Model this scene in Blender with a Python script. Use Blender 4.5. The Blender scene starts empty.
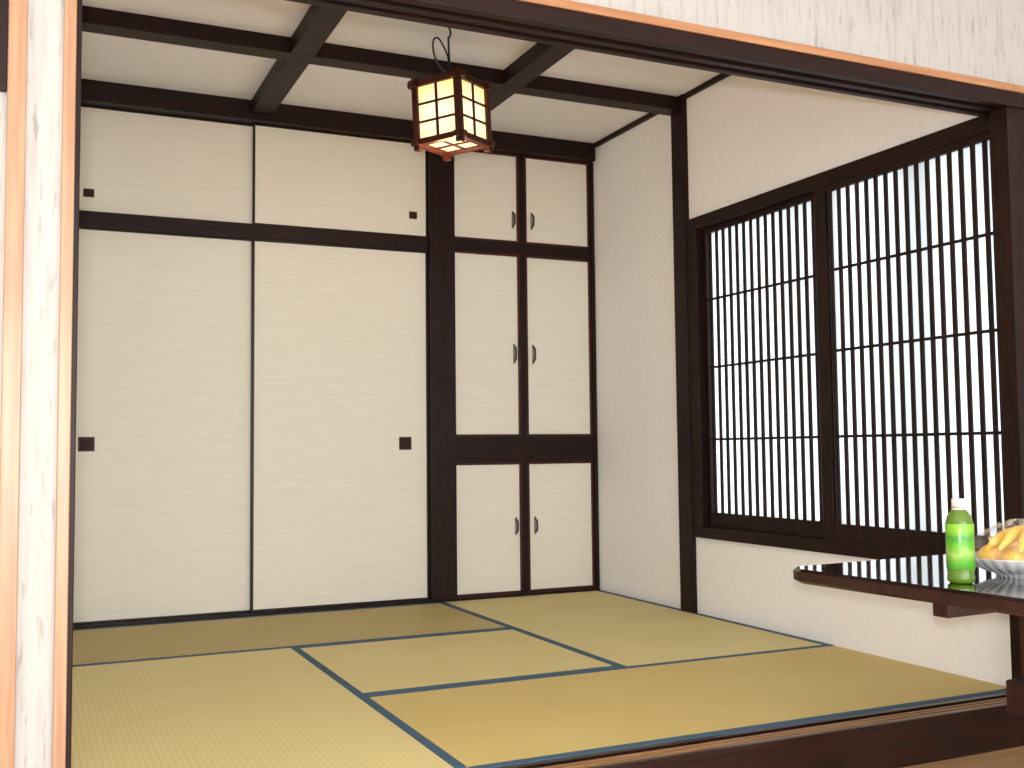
import bpy, bmesh, random
from math import *
from mathutils import Matrix, Vector
random.seed(3)
SC=bpy.context.scene
COL=bpy.context.collection
def lin(c):
    return tuple((x/255/12.92) if x/255<=.04045 else ((x/255+.055)/1.055)**2.4 for x in c)+(1.,)
# ---------------------------------------------------------------- materials
def mat(name,c,rough=.5,c2=None,scale=(5,5,5),nscale=4,detail=4,bump=0,bscale=None,spec=.5,lo=.35,hi=.65,metal=0,coat=0):
    m=bpy.data.materials.new(name); m.use_nodes=True; nt=m.node_tree; b=nt.nodes['Principled BSDF']
    b.inputs['Base Color'].default_value=lin(c); b.inputs['Roughness'].default_value=rough
    b.inputs['Specular IOR Level'].default_value=spec; b.inputs['Metallic'].default_value=metal
    b.inputs['Coat Weight'].default_value=coat; b.inputs['Coat Roughness'].default_value=.05
    tc=nt.nodes.new('ShaderNodeTexCoord'); mp=nt.nodes.new('ShaderNodeMapping'); nt.links.new(tc.outputs['Object'],mp.inputs[0])
    mp.inputs['Scale'].default_value=scale
    n=nt.nodes.new('ShaderNodeTexNoise'); n.inputs['Scale'].default_value=nscale; n.inputs['Detail'].default_value=detail
    nt.links.new(mp.outputs[0],n.inputs['Vector'])
    if c2:
        r=nt.nodes.new('ShaderNodeValToRGB'); r.color_ramp.elements[0].position=lo; r.color_ramp.elements[1].position=hi
        r.color_ramp.elements[0].color=lin(c2); r.color_ramp.elements[1].color=lin(c)
        nt.links.new(n.outputs['Fac'],r.inputs[0]); nt.links.new(r.outputs[0],b.inputs['Base Color'])
    if bump:
        bp=nt.nodes.new('ShaderNodeBump'); bp.inputs['Strength'].default_value=bump; bp.inputs['Distance'].default_value=.002
        nt.links.new(n.outputs['Fac'],bp.inputs['Height']); nt.links.new(bp.outputs[0],b.inputs['Normal'])
    return m
DK=(38,15,11); DK2=(19,8,6)
M_wx=mat('dark_wood_x',DK,.48,DK2,(1.2,14,14),6,5,.12,spec=.22)
M_wy=mat('dark_wood_y',DK,.48,DK2,(14,1.2,14),6,5,.12,spec=.22)
M_wz=mat('dark_wood_z',DK,.48,DK2,(14,14,1.2),6,5,.12,spec=.22)
M_slat=mat('slat_wood',(32,14,11),.55,(20,9,7),(14,14,1.2),6,5,.1,spec=.25)
M_red=mat('red_brown_wood',(74,32,23),.4,(46,20,15),(14,14,1.2),6,5,.1,spec=.3)
M_redx=mat('red_brown_wood_x',(44,19,13),.3,(22,10,7),(1.2,14,14),6,5,.1,spec=.35)
M_lac=mat('lacquer_edge',(24,12,10),.4,spec=.3)
M_fus=mat('fusuma_paper',(229,226,213),.8,(219,214,199),(2.5,1,210),3,3,.06,lo=.3,hi=.6)
M_wall=mat('plaster_white',(243,243,244),.85,(239,239,240),(1,1,1),60,4,.04)
M_ceil=mat('ceiling_board',(232,232,234),.8,(228,228,230),(1,1,1),20,3,.03)
M_orx=mat('light_wood_x',(176,130,92),.4,(156,110,74),(1,18,18),4,4,.05)
M_orz=mat('light_wood_z',(168,134,104),.4,(152,114,84),(18,18,1),4,4,.05)
M_floor=mat('flooring_wood',(218,176,130),.3,(198,150,104),(1,14,14),4,4,.05)
M_tan=mat('sill_tan',(160,118,78),.35,(130,92,56),(1,20,20),4,4,.05)
M_room=mat('living_wall_paint',(225,224,222),.85,(218,217,214),(1,1,1),20,3)
def wallpaper():
    m=mat('wallpaper_streaky',(174,174,172),.7,(160,159,156),(26,26,2.2),2.2,6,.2,lo=.3,hi=.5)
    nt=m.node_tree; b=nt.nodes['Principled BSDF']
    tc=nt.nodes['Texture Coordinate']; mp=nt.nodes.new('ShaderNodeMapping'); mp.inputs['Scale'].default_value=(60,60,9)
    nt.links.new(tc.outputs['Object'],mp.inputs[0])
    n=nt.nodes.new('ShaderNodeTexNoise'); n.inputs['Scale'].default_value=1.5; n.inputs['Detail'].default_value=5; nt.links.new(mp.outputs[0],n.inputs['Vector'])
    r=nt.nodes.new('ShaderNodeValToRGB'); r.color_ramp.elements[0].position=.3; r.color_ramp.elements[1].position=.42
    r.color_ramp.elements[0].color=(.7,.69,.66,1); r.color_ramp.elements[1].color=(1,1,1,1); nt.links.new(n.outputs['Fac'],r.inputs[0])
    old=b.inputs['Base Color'].links[0].from_socket
    mx=nt.nodes.new('ShaderNodeMix'); mx.data_type='RGBA'; mx.blend_type='MULTIPLY'; mx.inputs[0].default_value=1
    nt.links.new(old,mx.inputs[6]); nt.links.new(r.outputs[0],mx.inputs[7]); nt.links.new(mx.outputs[2],b.inputs['Base Color'])
    return m
M_wp=wallpaper()
def tatami(name,c,c2,along_x):
    m=bpy.data.materials.new(name); m.use_nodes=True; nt=m.node_tree; b=nt.nodes['Principled BSDF']
    b.inputs['Roughness'].default_value=.6; b.inputs['Specular IOR Level'].default_value=.3
    tc=nt.nodes.new('ShaderNodeTexCoord')
    def wave(axis,s,dist):
        w=nt.nodes.new('ShaderNodeTexWave'); w.bands_direction=axis; w.inputs['Scale'].default_value=s
        w.inputs['Distortion'].default_value=dist; w.inputs['Detail'].default_value=1; w.inputs['Detail Scale'].default_value=3
        nt.links.new(tc.outputs['Object'],w.inputs[0]); return w
    a,bb=('X','Y') if along_x else ('Y','X')
    w1=wave(bb,20,.6); w2=wave(a,45,.8)
    n=nt.nodes.new('ShaderNodeTexNoise'); n.inputs['Scale'].default_value=3; nt.links.new(tc.outputs['Object'],n.inputs['Vector'])
    ma=nt.nodes.new('ShaderNodeMath'); ma.operation='MULTIPLY_ADD'; ma.inputs[1].default_value=.3
    nt.links.new(w1.outputs['Fac'],ma.inputs[0])
    mb=nt.nodes.new('ShaderNodeMath'); mb.operation='MULTIPLY_ADD'; mb.inputs[1].default_value=.3; nt.links.new(w2.outputs['Fac'],mb.inputs[0])
    nt.links.new(mb.outputs[0],ma.inputs[2]); 
    mc=nt.nodes.new('ShaderNodeMath'); mc.operation='MULTIPLY'; mc.inputs[1].default_value=.5; nt.links.new(n.outputs['Fac'],mc.inputs[0]); nt.links.new(mc.outputs[0],mb.inputs[2])
    r=nt.nodes.new('ShaderNodeValToRGB'); r.color_ramp.elements[0].position=.1; r.color_ramp.elements[1].position=.9
    r.color_ramp.elements[0].color=lin(c2); r.color_ramp.elements[1].color=lin(c); nt.links.new(ma.outputs[0],r.inputs[0]); nt.links.new(r.outputs[0],b.inputs['Base Color'])
    bp=nt.nodes.new('ShaderNodeBump'); bp.inputs['Strength'].default_value=.3; bp.inputs['Distance'].default_value=.0015
    nt.links.new(ma.outputs[0],bp.inputs['Height']); nt.links.new(bp.outputs[0],b.inputs['Normal'])
    return m
M_tx=tatami('tatami_rush_x',(216,195,126),(194,170,102),True)  # mat tones: how light catches each weave direction, put into the colour
M_ty=tatami('tatami_rush_y',(226,212,152),(207,190,128),False)
M_tdark=tatami('tatami_rush_dark',(194,176,120),(174,153,98),True)  # darkest mat, weave-direction tone painted in
M_tlight=tatami('tatami_rush_half',(224,210,150),(206,188,124),True)
M_bord=mat('tatami_border_cloth',(64,98,120),.8,(46,78,100),(1,1,1),200,2,.2)
def pane():
    m=bpy.data.materials.new('frosted_pane'); m.use_nodes=True; nt=m.node_tree; nt.nodes.clear()
    o=nt.nodes.new('ShaderNodeOutputMaterial'); t=nt.nodes.new('ShaderNodeBsdfTranslucent'); d=nt.nodes.new('ShaderNodeBsdfDiffuse'); mx=nt.nodes.new('ShaderNodeMixShader'); mx.inputs[0].default_value=.12
    tc=nt.nodes.new('ShaderNodeTexCoord'); mp=nt.nodes.new('ShaderNodeMapping'); mp.inputs['Scale'].default_value=(1,3,.45)
    n=nt.nodes.new('ShaderNodeTexNoise'); n.inputs['Scale'].default_value=1.1; n.inputs['Detail'].default_value=1
    r=nt.nodes.new('ShaderNodeValToRGB'); r.color_ramp.elements[0].position=.34; r.color_ramp.elements[1].position=.56
    r.color_ramp.elements[0].color=lin((136,140,142)); r.color_ramp.elements[1].color=lin((178,182,187))  # dim and bright patches of blurred outdoors put into the pane colour
    nt.links.new(tc.outputs['Object'],mp.inputs[0]); nt.links.new(mp.outputs[0],n.inputs['Vector']); nt.links.new(n.outputs['Fac'],r.inputs[0])
    nt.links.new(r.outputs[0],t.inputs[0]); d.inputs[0].default_value=(.8,.82,.85,1)
    nt.links.new(t.outputs[0],mx.inputs[1]); nt.links.new(d.outputs[0],mx.inputs[2]); nt.links.new(mx.outputs[0],o.inputs[0]); return m
M_pane=pane()
# ---------------------------------------------------------------- helpers
def link(ob,parent=None):
    COL.objects.link(ob)
    if parent: ob.parent=parent
    return ob
def empty(name,loc=(0,0,0),rz=0):
    e=bpy.data.objects.new(name,None); e.location=loc; e.rotation_euler=(0,0,rz); e.empty_display_size=.05; COL.objects.link(e); return e
def boxes(name,bs,m,parent=None,bevel=.002):
    bm=bmesh.new()
    for x0,x1,y0,y1,z0,z1 in bs:
        r=bmesh.ops.create_cube(bm,size=1)
        for v in r['verts']:
            v.co=Vector((x0+(v.co.x+.5)*(x1-x0),y0+(v.co.y+.5)*(y1-y0),z0+(v.co.z+.5)*(z1-z0)))
    me=bpy.data.meshes.new(name); bm.to_mesh(me); bm.free(); me.materials.append(m)
    ob=link(bpy.data.objects.new(name,me),parent)
    if bevel:
        md=ob.modifiers.new('bev','BEVEL'); md.width=bevel; md.segments=2; md.limit_method='ANGLE'
    return ob
def box(name,x0,x1,y0,y1,z0,z1,m,parent=None,bevel=.002): return boxes(name,[(x0,x1,y0,y1,z0,z1)],m,parent,bevel)
def lathe(name,prof,m,parent=None,seg=40,loc=(0,0,0)):
    bm=bmesh.new(); rings=[]
    for r,z in prof:
        rings.append([bm.verts.new((r*cos(2*pi*i/seg),r*sin(2*pi*i/seg),z)) for i in range(seg)] if r>1e-5 else [bm.verts.new((0,0,z))])
    for a,b in zip(rings,rings[1:]):
        for i in range(seg):
            j=(i+1)%seg
            if len(a)==1 and len(b)==1: continue
            if len(a)==1: bm.faces.new((a[0],b[j],b[i]))
            elif len(b)==1: bm.faces.new((a[i],a[j],b[0]))
            else: bm.faces.new((a[i],a[j],b[j],b[i]))
    bmesh.ops.recalc_face_normals(bm,faces=bm.faces)
    for f in bm.faces: f.smooth=True
    me=bpy.data.meshes.new(name); bm.to_mesh(me); bm.free(); me.materials.append(m)
    ob=link(bpy.data.objects.new(name,me),parent); ob.location=loc; return ob
def tube(name,pts,rad,m,parent=None,radii=None):
    cu=bpy.data.curves.new(name,'CURVE'); cu.dimensions='3D'; cu.bevel_depth=rad; cu.bevel_resolution=4; cu.use_fill_caps=True
    s=cu.splines.new('NURBS'); s.points.add(len(pts)-1); s.use_endpoint_u=True; s.order_u=3; s.resolution_u=8
    for i,p in enumerate(pts):
        s.points[i].co=(*p,1)
        if radii: s.points[i].radius=radii[i]
    cu.materials.append(m); return link(bpy.data.objects.new(name,cu),parent)

XL,XR,YB,YF,ZC=-.0,2.7076,4.86,2.25,2.338
# ---------------------------------------------------------------- room shell
box('wall_back',-.1,2.9,4.90,5.0,-.15,2.45,M_wall,bevel=0)
box('wall_left',-.1,0,2.32,4.90,-.15,2.45,M_wall,bevel=0)
WY0,WY1,WZ0,WZ1=2.275,3.90,.37,1.72
boxes('wall_right',[(XR,XR+.1,WY1,4.90,-.15,2.45),(XR,XR+.1,2.262,WY1,-.15,WZ0),(XR,XR+.1,2.262,WY1,WZ1,2.45),(XR,XR+.1,2.262,WY0,WZ0,WZ1)],M_wall,bevel=0)
box('ceiling',-.1,2.9,2.26,5.0,ZC,ZC+.06,M_ceil,bevel=0)
box('wall_front',-.012,.058,2.2,2.31,-.12,1.80,M_wp,bevel=0)
box('wall_front.001',-.012,4.0,2.2,2.26,1.80,2.5,M_wp,bevel=0)
box('wall_front.002',2.82,4.0,2.2,2.26,-.12,1.80,M_wp,bevel=0)
box('wall_front.003',-2.0,-.045,2.2,2.26,-.12,2.5,M_wp,bevel=0)
box('floor',-2.0,4.0,-2.2,2.17,-.16,-.12,M_floor,bevel=0)
box('floor_subfloor',-.1,2.8,2.29,4.95,-.15,-.04,M_lac,bevel=0)
# living room the photo is taken from; unseen shell added to curb sky light
box('ceiling_living',-2.0,4.0,-2.2,2.26,2.5,2.56,M_ceil,bevel=0)
box('wall_living_left',-2.1,-2.0,-2.2,2.26,-.16,2.56,M_room,bevel=0)
box('wall_living_right',4.0,4.1,-2.2,2.26,-.16,2.56,M_room,bevel=0)
boxes('wall_living_rear',[(-2.1,-1.2,-2.3,-2.2,-.16,2.56),(3.2,4.1,-2.3,-2.2,-.16,2.56),(-1.2,3.2,-2.3,-2.2,2.15,2.56)],M_room,bevel=0)
# front casing
box('trim_1',.052,.075,2.185,2.22,-.12,1.795,M_orz)
box('trim_2',.052,4.0,2.185,2.2,1.782,1.804,M_orx)
box('trim_3',-.045,-.012,2.18,2.24,-.12,2.5,M_orz)
box('trim_4',.06,.086,2.22,2.30,-.0,1.79,M_wz)
boxes('trim_5',[(.06,2.82,2.19,2.215,1.738,1.785),(.06,2.82,2.215,2.24,1.752,1.785),(.06,2.82,2.24,2.262,1.738,1.785),(.06,2.82,2.262,2.285,1.752,1.785),(.06,2.82,2.285,2.305,1.738,1.80)],M_wx,bevel=.0015)
box('trim_6',2.645,2.82,2.2,2.262,-.12,1.785,M_wz)
boxes('trim_7',[(.06,2.645,2.165,2.275,-.12,-.012),(.06,2.645,2.165,2.18,-.012,0),(.06,2.645,2.255,2.275,-.012,.0)],M_redx,bevel=.001)
boxes('trim_8',[(.1,2.64,2.19,2.2,-.012,-.004),(.1,2.64,2.212,2.222,-.012,-.004),(.1,2.64,2.234,2.244,-.012,-.004)],M_tan,bevel=.001)
box('trim_50',-.20,-.046,2.18,2.2,1.42,2.5,M_wz)  # added dark board standing in for a dark opening
# ---------------------------------------------------------------- tatami
def mat_piece(x0,x1,y0,y1,along_x,m):
    e=empty('tatami_mat'); g=.0015;b=.028
    x0+=g;x1-=g;y0+=g;y1-=g
    box('rush_surface',x0,x1,y0,y1,-.04,0,m,e,.003)
    if along_x: bs=[(x0,x1,y0-.0005,y0+b,-.039,.0012),(x0,x1,y1-b,y1+.0005,-.039,.0012)]
    else: bs=[(x0-.0005,x0+b,y0,y1,-.039,.0012),(x1-b,x1+.0005,y0,y1,-.039,.0012)]
    boxes('cloth_border',bs,M_bord,e,.001)
X1,X2,Y1,Y2=.935,1.81,3.11,3.985
mat_piece(.0,X2,Y2,4.82,True,M_tdark)
mat_piece(X2,XR-.002,Y1,4.82,False,M_ty)
mat_piece(X1,X2,Y1,Y2,True,M_tlight)
mat_piece(X1,XR-.002,2.277,Y1,True,M_tx)
mat_piece(.0,X1,2.312,Y2,False,M_ty)
# ---------------------------------------------------------------- closets
box('trim_9',0,2.70,4.82,4.90,-.0,.012,M_wx)
box('trim_10',0,1.775,4.838,4.90,1.708,1.772,M_wx)
boxes('trim_11',[(0,2.7,4.80,4.90,2.245,2.338)],M_wx)
box('trim_12',1.775,1.905,4.81,4.90,.012,2.245,M_wz)
def fusuma(n,x0,x1,y,z0,z1,f=.009):
    e=empty('door_%d'%n)
    box('paper_panel',x0+.004,x1-.004,y,y+.018,z0+.004,z1-.004,M_fus,e,0)
    boxes('lacquer_frame',[(x0,x0+f,y-.004,y+.02,z0,z1),(x1-f,x1,y-.004,y+.02,z0,z1),(x0+f,x1-f,y-.004,y+.02,z0,z0+f),(x0+f,x1-f,y-.004,y+.02,z1-f,z1)],M_lac,e,.0015)
    return e
def hikite(e,x,z,w,h,y):
    t=.006
    boxes('finger_pull_rim',[(x-w/2,x+w/2,y-.004,y+.003,z+h/2-t,z+h/2),(x-w/2,x+w/2,y-.004,y+.003,z-h/2,z-h/2+t),(x-w/2,x-w/2+t,y-.004,y+.003,z-h/2+t,z+h/2-t),(x+w/2-t,x+w/2,y-.004,y+.003,z-h/2+t,z+h/2-t)],M_red,e,.001)
    box('finger_pull_plate',x-w/2+t,x+w/2-t,y-.001,y+.002,z-h/2+t,z+h/2-t,M_pull,e,0)
M_pull=mat('finger_pull_wood',(58,26,18),.55,(40,18,13),(1.2,14,14),6,5,.1,spec=.2)
ya=4.872;yb=4.848
d=fusuma(1,.02,.945,ya,.012,1.708); hikite(d,.230,.772,.066,.062,ya)
d=fusuma(2,.922,1.775,yb,.012,1.708,.012); hikite(d,1.655,.765,.062,.062,yb)
d=fusuma(3,.02,.945,ya,1.772,2.245); hikite(d,.225,1.86,.045,.036,ya)
d=fusuma(4,.925,1.775,yb,1.772,2.245); hikite(d,1.70,1.88,.04,.036,yb)
boxes('trim_13',[(1.905,2.70,4.842,4.90,1.725,1.782),(1.905,2.70,4.842,4.90,.667,.795),(2.688,2.7065,4.835,4.90,.012,2.245),(2.276,2.306,4.846,4.90,.012,2.245)],M_wx)
M_blk=mat('black_iron',(30,24,22),.35,spec=.6)
M_metal=mat('brushed_metal',(150,140,130),.35,metal=.7)
def cab(n,x0,x1,z0,z1,hx,hz,hh):
    e=empty('door_%d'%n); f=.012
    box('paper_panel',x0+.004,x1-.004,4.86,4.88,z0+.004,z1-.004,M_fus,e,0)
    boxes('red_wood_frame',[(x0,x0+f,4.85,4.882,z0,z1),(x1-f,x1,4.85,4.882,z0,z1),(x0+f,x1-f,4.85,4.882,z0,z0+f),(x0+f,x1-f,4.85,4.882,z1-f,z1)],M_red,e,.001)
    s=[(hx,4.861,hz-hh/2),(hx,4.835,hz-hh/2+.006),(hx,4.832,hz),(hx,4.835,hz+hh/2-.006),(hx,4.861,hz+hh/2)]
    tube('pull_handle',s,.0045,M_blk,e)
    box('handle_plate',hx-.006,hx+.006,4.857,4.861,hz-hh/2-.01,hz+hh/2+.01,M_metal,e,.001)
k=5
for z0,z1,hz,hh in [(1.782,2.245,1.905,.07),(.795,1.725,1.215,.08),(.012,.667,.345,.07)]:
    cab(k,1.905,2.276,z0,z1,2.243,hz,hh); cab(k+1,2.306,2.688,z0,z1,2.35,hz,hh); k+=2
# ---------------------------------------------------------------- ceiling beams & wall trims
n=14
for x0,x1 in [(.905,1.0),(1.81,1.905)]:
    boxes('trim_%d'%n,[(x0,x1,3.22,4.00,2.275,2.338),(x0,x1,4.09,4.80,2.275,2.338),(x0,x1,2.34,3.12,2.275,2.338)],M_wy); n+=1
for y0,y1 in [(4.0,4.09),(3.12,3.22)]:
    box('trim_%d'%n,0,XR,y0,y1,2.275,2.338,M_wx); n+=1
box('trim_%d'%n,2.69,XR+.001,2.34,3.96,2.315,2.338,M_wy); n+=1
box('trim_%d'%n,2.69,XR+.001,4.06,4.80,2.315,2.338,M_wy); n+=1
box('trim_%d'%n,2.685,XR+.02,3.96,4.06,0.001,2.338,M_wz); n+=1
box('trim_%d'%n,0.0,.02,2.34,4.80,2.29,2.338,M_wy); n+=1
# ---------------------------------------------------------------- window
w=empty('window_1')
boxes('outer_frame',[(2.69,2.80,2.265,3.96,1.70,1.755),(2.69,2.80,2.265,3.96,.335,.385),(2.69,2.80,3.885,3.96,.385,1.70),(2.695,2.80,2.265,2.288,.385,1.70)],M_wy,w)
def sash(tag,y0,y1,x,ns,sl,sr):
    boxes('sash_frame_'+tag,[(x,x+.022,y0,y0+sr,.385,1.70),(x,x+.022,y1-sl,y1,.385,1.70),(x,x+.022,y0+sr,y1-sl,.385,.447),(x,x+.022,y0+sr,y1-sl,1.675,1.70)],M_wz,w)
    a,b=y0+sr,y1-sl; p=(b-a)/ns
    boxes('slats_'+tag,[(x+.003,x+.011,a+p*(i+.5)-.0078,a+p*(i+.5)+.0078,.447,1.675) for i in range(ns)],M_slat,w,.001)
    boxes('cross_rails_'+tag,[(x+.001,x+.009,a,b,z-.005,z+.005) for z in (1.38,1.08,.765)],M_slat,w,.001)
    me=bpy.data.meshes.new('pane_'+tag); X=x+.016
    me.from_pydata([(X,a,.447),(X,b,.447),(X,b,1.675),(X,a,1.675)],[],[(0,1,2,3)]); me.materials.append(M_pane)
    link(bpy.data.objects.new('pane_'+tag,me),w)
sash('left',3.035,3.885,2.720,16,.03,.05)
sash('right',2.288,3.11,2.693,16,.055,.02)
# ---------------------------------------------------------------- lantern
L=empty('paper_lantern',(1.40,3.60,1.825))
M_lw=mat('lantern_wood',(72,30,20),.4,(40,17,12),(14,14,1.2),6,4,spec=.3)
def lant_paper():
    m=bpy.data.materials.new('lantern_paper'); m.use_nodes=True; nt=m.node_tree; nt.nodes.clear()
    o=nt.nodes.new('ShaderNodeOutputMaterial'); e=nt.nodes.new('ShaderNodeEmission'); 
    tc=nt.nodes.new('ShaderNodeTexCoord'); s=nt.nodes.new('ShaderNodeVectorMath'); s.operation='DISTANCE'; s.inputs[1].default_value=(0,0,.11)
    nt.links.new(tc.outputs['Object'],s.inputs[0])
    r=nt.nodes.new('ShaderNodeValToRGB'); r.color_ramp.elements[0].position=.09; r.color_ramp.elements[1].position=.17
    r.color_ramp.elements[0].color=(1,.8,.48,1); r.color_ramp.elements[1].color=(1,.47,.14,1)  # bulb glow painted into the paper: pale near the bulb, orange farther out
    nt.links.new(s.outputs['Value'],r.inputs[0]); nt.links.new(r.outputs[0],e.inputs[0]); e.inputs[1].default_value=1.7
    nt.links.new(e.outputs[0],o.inputs[0]); return m
M_lp=lant_paper()
a=.093
bars=[]
for sx in (-1,1):
    for sy in (-1,1):
        bars.append((sx*a-.012,sx*a+.012,sy*a-.012,sy*a+.012,-.008,.262))
for z,h,ov in ((.010,.022,.024),(.226,.024,.028)):
    for s in (-1,1):
        bars.append((-a-ov,a+ov,s*a-.014,s*a+.014,z,z+h))
        bars.append((s*a-.014,s*a+.014,-a-ov,a+ov,z+.001,z+h+.001))
boxes('frame',bars,M_lw,L,.0015)
grid=[]
for s in (-1,1):
    grid.append((-.005,.005,s*(a+.004)-.003,s*(a+.004)+.003,.03,.23)); grid.append((s*(a+.004)-.003,s*(a+.004)+.003,-.005,.005,.03,.23))
    for z in (.095,.162):
        grid.append((-a,a,s*(a+.004)-.003,s*(a+.004)+.003,z-.004,z+.004)); grid.append((s*(a+.004)-.003,s*(a+.004)+.003,-a,a,z-.004,z+.004))
grid+= [(-.004,.004,-a,a,.014,.02),(-a,a,-.004,.004,.014,.02)]
boxes('lattice',grid,M_lw,L,.0005)
boxes('paper_shade',[(-a,a,s*a-.001,s*a+.001,.03,.23) for s in (-1,1)]+[(s*a-.001,s*a+.001,-a,a,.03,.23) for s in (-1,1)]+[(-a,a,-a,a,.022,.024)],M_lp,L,0)
boxes('lid',[(-a-.004,a+.004,-a-.004,a+.004,.244,.254),(-.03,.03,-.03,.03,.254,.268)],M_lw,L)
tube('suspension_rod',[(0,0,.265),(0,0,.35),(0,0,.42)],.004,M_blk,L)
tube('hook',[(0,0,.42),(.018,0,.435),(.015,0,.46),(0,0,.468),(0,0,.49)],.004,M_blk,L)
tube('cord_loop',[(0,0,.268),(-.03,.02,.30),(-.06,.03,.35),(-.06,.03,.405),(-.04,.02,.42),(-.02,.01,.39),(.0,0,.34),(.0,.0,.30)],.0035,M_blk,L)
lathe('ceiling_rose',[(0,.498),(.032,.498),(.032,.486),(.012,.478),(0,.478)],M_blk,L)
L.matrix_world=Matrix.Translation((1.423,3.60,1.845))@Matrix.Rotation(radians(-2.5),4,'Y')@Matrix.Rotation(radians(34),4,'Z')
# ---------------------------------------------------------------- table
T=empty('dining_table',(2.485,1.755,0),radians(3.5))
M_top=mat('lacquered_tabletop',(44,27,25),.07,(26,16,15),(1.2,12,12),5,4,.02,spec=1,coat=1)
M_tl=mat('table_dark_wood',(52,24,17),.35,(30,14,10),(12,12,1.2),5,4,.05,spec=.4)
M_edge=mat('table_edge_wood',(98,48,28),.25,(56,28,18),(12,12,3),5,4)
def top():
    bm=bmesh.new(); hx,hy,r=.8,.36,.05; pts=[]
    for cx,cy,a0 in ((hx-r,hy-r,0),(-hx+r,hy-r,90),(-hx+r,-hy+r,180),(hx-r,-hy+r,270)):
        for i in range(9):
            t=radians(a0+i*90/8); pts.append((cx+r*cos(t),cy+r*sin(t)))
    levels=[(.405,.012),(.413,.0),(.433,.0),(.44,.006)]
    rings=[]
    for z,ins in levels:
        rings.append([bm.verts.new((x*(1-ins/hx),y*(1-ins/hy),z)) for x,y in pts])
    n=len(pts)
    for k,(a,b) in enumerate(zip(rings,rings[1:])):
        for i in range(n):
            f=bm.faces.new((a[i],a[(i+1)%n],b[(i+1)%n],b[i])); f.material_index=1 if k<2 else 0
    bm.faces.new(rings[-1]); bm.faces.new(rings[0][::-1])
    bmesh.ops.recalc_face_normals(bm,faces=bm.faces)
    me=bpy.data.meshes.new('tabletop'); bm.to_mesh(me); bm.free(); me.materials.append(M_top); me.materials.append(M_tl)
    link(bpy.data.objects.new('tabletop',me),T)
top()
box('bearer',-.755,.755,-.075,-.035,.372,.405,M_tl,T)
for i,s in enumerate((-1,1)):
    cx=s*.335
    box('leg_%d'%(i+1),cx-.04,cx+.04,-.045,.045,-.07,.405,M_tl,T,.004)
    box('foot_%d'%(i+1),cx-.045,cx+.045,-.16,.10,-.12,-.07,M_tl,T,.006)
    box('top_cleat_%d'%(i+1),cx-.04,cx+.04,.045,.22,.37,.405,M_tl,T,.004)
boxes('stretcher',[(-.45,.45,-.03,.03,.12,.195)],M_tl,T,.004)
boxes('tenon_wedges',[(-.41,-.388,-.05,.05,.14,.178),(.388,.41,-.05,.05,.14,.178)],M_edge,T,.002)
# ---------------------------------------------------------------- bottle
B=empty('green_tea_bottle',(1.79,1.647,.4405))
def label_mat():
    m=bpy.data.materials.new('bottle_label'); m.use_nodes=True; nt=m.node_tree; b=nt.nodes['Principled BSDF']; b.inputs['Roughness'].default_value=.3
    tc=nt.nodes.new('ShaderNodeTexCoord'); sp=nt.nodes.new('ShaderNodeSeparateXYZ'); nt.links.new(tc.outputs['Object'],sp.inputs[0])
    mr=nt.nodes.new('ShaderNodeMapRange'); mr.inputs[1].default_value=.03; mr.inputs[2].default_value=.125; nt.links.new(sp.outputs['Z'],mr.inputs[0])
    n=nt.nodes.new('ShaderNodeTexNoise'); n.inputs['Scale'].default_value=60; nt.links.new(tc.outputs['Object'],n.inputs['Vector'])
    ad=nt.nodes.new('ShaderNodeMath'); ad.operation='MULTIPLY_ADD'; ad.inputs[1].default_value=.3; nt.links.new(n.outputs['Fac'],ad.inputs[0]); nt.links.new(mr.outputs[0],ad.inputs[2])
    r=nt.nodes.new('ShaderNodeValToRGB'); cr=r.color_ramp; cr.elements[0].position=0; cr.elements[0].color=lin((50,130,36)); cr.elements[1].position=1; cr.elements[1].color=lin((120,180,46))
    for p,c in ((.3,(80,160,40)),(.5,(150,185,96)),(.62,(96,172,46)),(.85,(56,138,38))):
        e=cr.elements.new(p); e.color=lin(c)
    nt.links.new(ad.outputs[0],r.inputs[0]); nt.links.new(r.outputs[0],b.inputs['Base Color']); return m
M_tea=mat('tea_in_clear_plastic',(98,140,40),.12,spec=.7); M_tea.node_tree.nodes['Principled BSDF'].inputs['Transmission Weight'].default_value=.35
M_cap=mat('white_cap',(225,225,220),.4)
lathe('body',[(0,0),(.022,0),(.027,.004),(.028,.012),(.0265,.018),(.0275,.028),(.0275,.125),(.026,.131),(.0235,.14),(.018,.148),(.0125,.154),(.0115,.158),(.0115,.162)],M_tea,B)
lathe('label',[(.0280,.03),(.0284,.031),(.0284,.123),(.0280,.124)],label_mat(),B)
lathe('cap',[(.0118,.158),(.0142,.158),(.0142,.174),(.013,.176),(0,.176)],M_cap,B)
lathe('cap_ring',[(.0118,.153),(.0145,.153),(.0145,.1565),(.0118,.1565)],M_cap,B)
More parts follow.
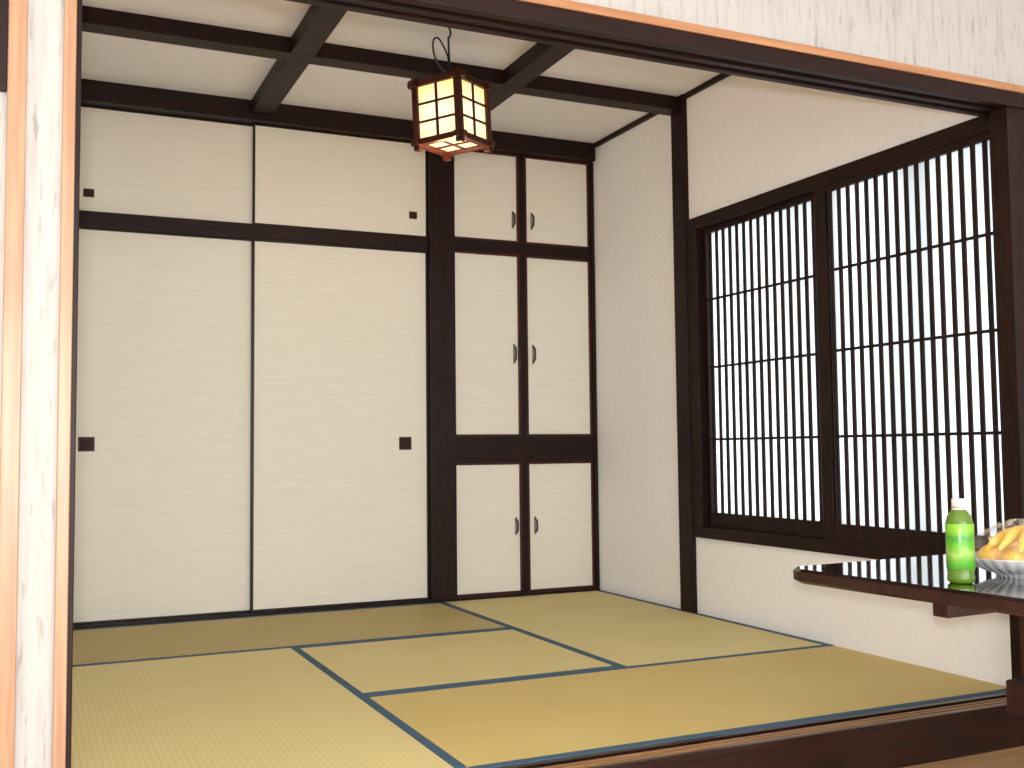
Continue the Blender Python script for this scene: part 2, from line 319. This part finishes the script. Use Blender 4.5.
# ---------------------------------------------------------------- fruit bowl
F=empty('fruit_bowl',(1.985,1.665,.4405))
def glassy():
    m=bpy.data.materials.new('milky_glass'); m.use_nodes=True; nt=m.node_tree; nt.nodes.clear()
    o=nt.nodes.new('ShaderNodeOutputMaterial'); b=nt.nodes.new('ShaderNodeBsdfPrincipled'); b.inputs['Base Color'].default_value=lin((212,218,224)); b.inputs['Roughness'].default_value=.08; b.inputs['Specular IOR Level'].default_value=.9
    t=nt.nodes.new('ShaderNodeBsdfTransparent'); mx=nt.nodes.new('ShaderNodeMixShader'); mx.inputs[0].default_value=.72
    tc=nt.nodes.new('ShaderNodeTexCoord'); g=nt.nodes.new('ShaderNodeTexGradient'); g.gradient_type='RADIAL'; nt.links.new(tc.outputs['Object'],g.inputs[0])
    s=nt.nodes.new('ShaderNodeMath'); s.operation='MULTIPLY'; s.inputs[1].default_value=2*pi*28; s2=nt.nodes.new('ShaderNodeMath'); s2.operation='SINE'
    nt.links.new(g.outputs['Fac'],s.inputs[0]); nt.links.new(s.outputs[0],s2.inputs[0])
    bp=nt.nodes.new('ShaderNodeBump'); bp.inputs['Strength'].default_value=.6; bp.inputs['Distance'].default_value=.002; nt.links.new(s2.outputs[0],bp.inputs['Height']); nt.links.new(bp.outputs[0],b.inputs['Normal'])
    nt.links.new(t.outputs[0],mx.inputs[1]); nt.links.new(b.outputs[0],mx.inputs[2]); nt.links.new(mx.outputs[0],o.inputs[0]); return m
lathe('bowl',[(0,.004),(.04,.004),(.042,0),(.048,0),(.05,.006),(.075,.014),(.1,.03),(.115,.044),(.117,.045),(.116,.042),(.098,.025),(.07,.012),(.04,.009),(0,.009)],glassy(),F,56)
M_ban=mat('banana_peel',(250,216,96),.45,(240,196,72),(1,1,1),14,3)
M_ora=mat('yellow_citrus_peel',(250,204,92),.45,(244,184,68),(1,1,1),80,3,.3)
stem=Vector((.055,.0,.084))
for i,(az,ln,lift) in enumerate([(160,.12,.0),(182,.122,.006),(204,.12,.006),(226,.115,.0)]):
    d=Vector((cos(radians(az)),sin(radians(az)),0)); pts=[]
    for t in range(7):
        q=t/6
        pts.append(tuple(stem+d*ln*q+Vector((0,0,.022*sin(pi*q)+lift-.03*q))))
    tube('banana_%d'%(i+1),pts,.0135,M_ban,F,[.3,.6,.95,1.05,1,.75,.25])
def sph(name,loc,r,m,sz=.93):
    prof=[(r*sin(pi*i/14),-r*sz*cos(pi*i/14)) for i in range(15)]
    prof[0]=(0,-r*sz*.96); prof[-1]=(0,r*sz*.94)
    lathe(name,prof,m,F,24,loc)
for i,(x,y_,z,r_) in enumerate([(.045,.055,.048,.028),(-.035,.045,.042,.027),(.02,-.06,.042,.026),(.075,-.02,.05,.027),(-.055,-.03,.038,.024),(-.01,.005,.04,.027),(.08,.03,.055,.024)]):
    sph('citrus_%d'%(i+1),(x,y_,z),r_,M_ora)
def wrap():
    m=bpy.data.materials.new('clear_plastic_wrap'); m.use_nodes=True; nt=m.node_tree; nt.nodes.clear()
    o=nt.nodes.new('ShaderNodeOutputMaterial'); g=nt.nodes.new('ShaderNodeBsdfGlossy'); g.inputs['Roughness'].default_value=.18
    t=nt.nodes.new('ShaderNodeBsdfTransparent')
    mx=nt.nodes.new('ShaderNodeMixShader'); mx.inputs[0].default_value=.2; nt.links.new(t.outputs[0],mx.inputs[1]); nt.links.new(g.outputs[0],mx.inputs[2]); nt.links.new(mx.outputs[0],o.inputs[0])
    bm=bmesh.new(); seg=30; rings=[]
    for k in range(9):
        q=k/8; r=.118*q; base=.118*(1-q**2.2)+.046*q**2.2
        rings.append([bm.verts.new(((r+random.uniform(-.004,.004)*(q>.1))*cos(2*pi*i/seg),(r+random.uniform(-.004,.004))*sin(2*pi*i/seg),base+random.uniform(-.008,.008)*(k<8))) for i in range(seg)] if k else [bm.verts.new((0,0,.126))])
    for a,b in zip(rings,rings[1:]):
        for i in range(seg):
            j=(i+1)%seg
            bm.faces.new((a[0],b[i],b[j])) if len(a)==1 else bm.faces.new((a[i],b[i],b[j],a[j]))
    me=bpy.data.meshes.new('plastic_wrap'); bm.to_mesh(me); bm.free(); me.materials.append(m); link(bpy.data.objects.new('plastic_wrap',me),F)
wrap()
box('light_switch',-.075,-.052,2.19,2.2,.70,.79,M_cap)
# ---------------------------------------------------------------- lights
W=bpy.data.worlds.new('world'); SC.world=W; W.use_nodes=True; bg=W.node_tree.nodes['Background']; bg.inputs[0].default_value=(.96,.985,1,1); bg.inputs[1].default_value=4.8
def light(name,typ,loc,e,c,size=.1,rot=(0,0,0),sy=None):
    l=bpy.data.lights.new(name,typ); l.energy=e; l.color=c
    if typ=='AREA':
        l.size=size
        if sy: l.shape='RECTANGLE'; l.size_y=sy
    else: l.shadow_soft_size=size
    o=bpy.data.objects.new(name,l); o.location=loc; o.rotation_euler=rot; COL.objects.link(o); return o
light('camera_flash','POINT',(-.03,-.05,.79),125,(1,.98,.95),.03)
light('lantern_bulb','POINT',(1.40,3.60,1.77),5,(1,.6,.28),.06)
# ---------------------------------------------------------------- camera
p=.0619;y=.4301;r=-.0106
cy,sy=cos(y),sin(y);cp,sp=cos(p),sin(p)
R=Vector((cy,-sy,0));Fh=Vector((sy,cy,0));U=Vector((0,0,1))
Fw=Fh*cp+U*sp; Up=U*cp-Fh*sp
A=R*cos(r)+Up*sin(r); Bv=Up*cos(r)-R*sin(r)
cd=bpy.data.cameras.new('camera'); cd.sensor_width=36; cd.lens=36*1056.8/1024; cd.clip_start=.05
co=bpy.data.objects.new('camera',cd); COL.objects.link(co)
Mx=Matrix((( A.x,Bv.x,-Fw.x,0),(A.y,Bv.y,-Fw.y,0),(A.z,Bv.z,-Fw.z,.73),(0,0,0,1))); co.matrix_world=Mx
SC.camera=co
SC.view_settings.view_transform='Standard'
SC.view_settings.exposure=.2
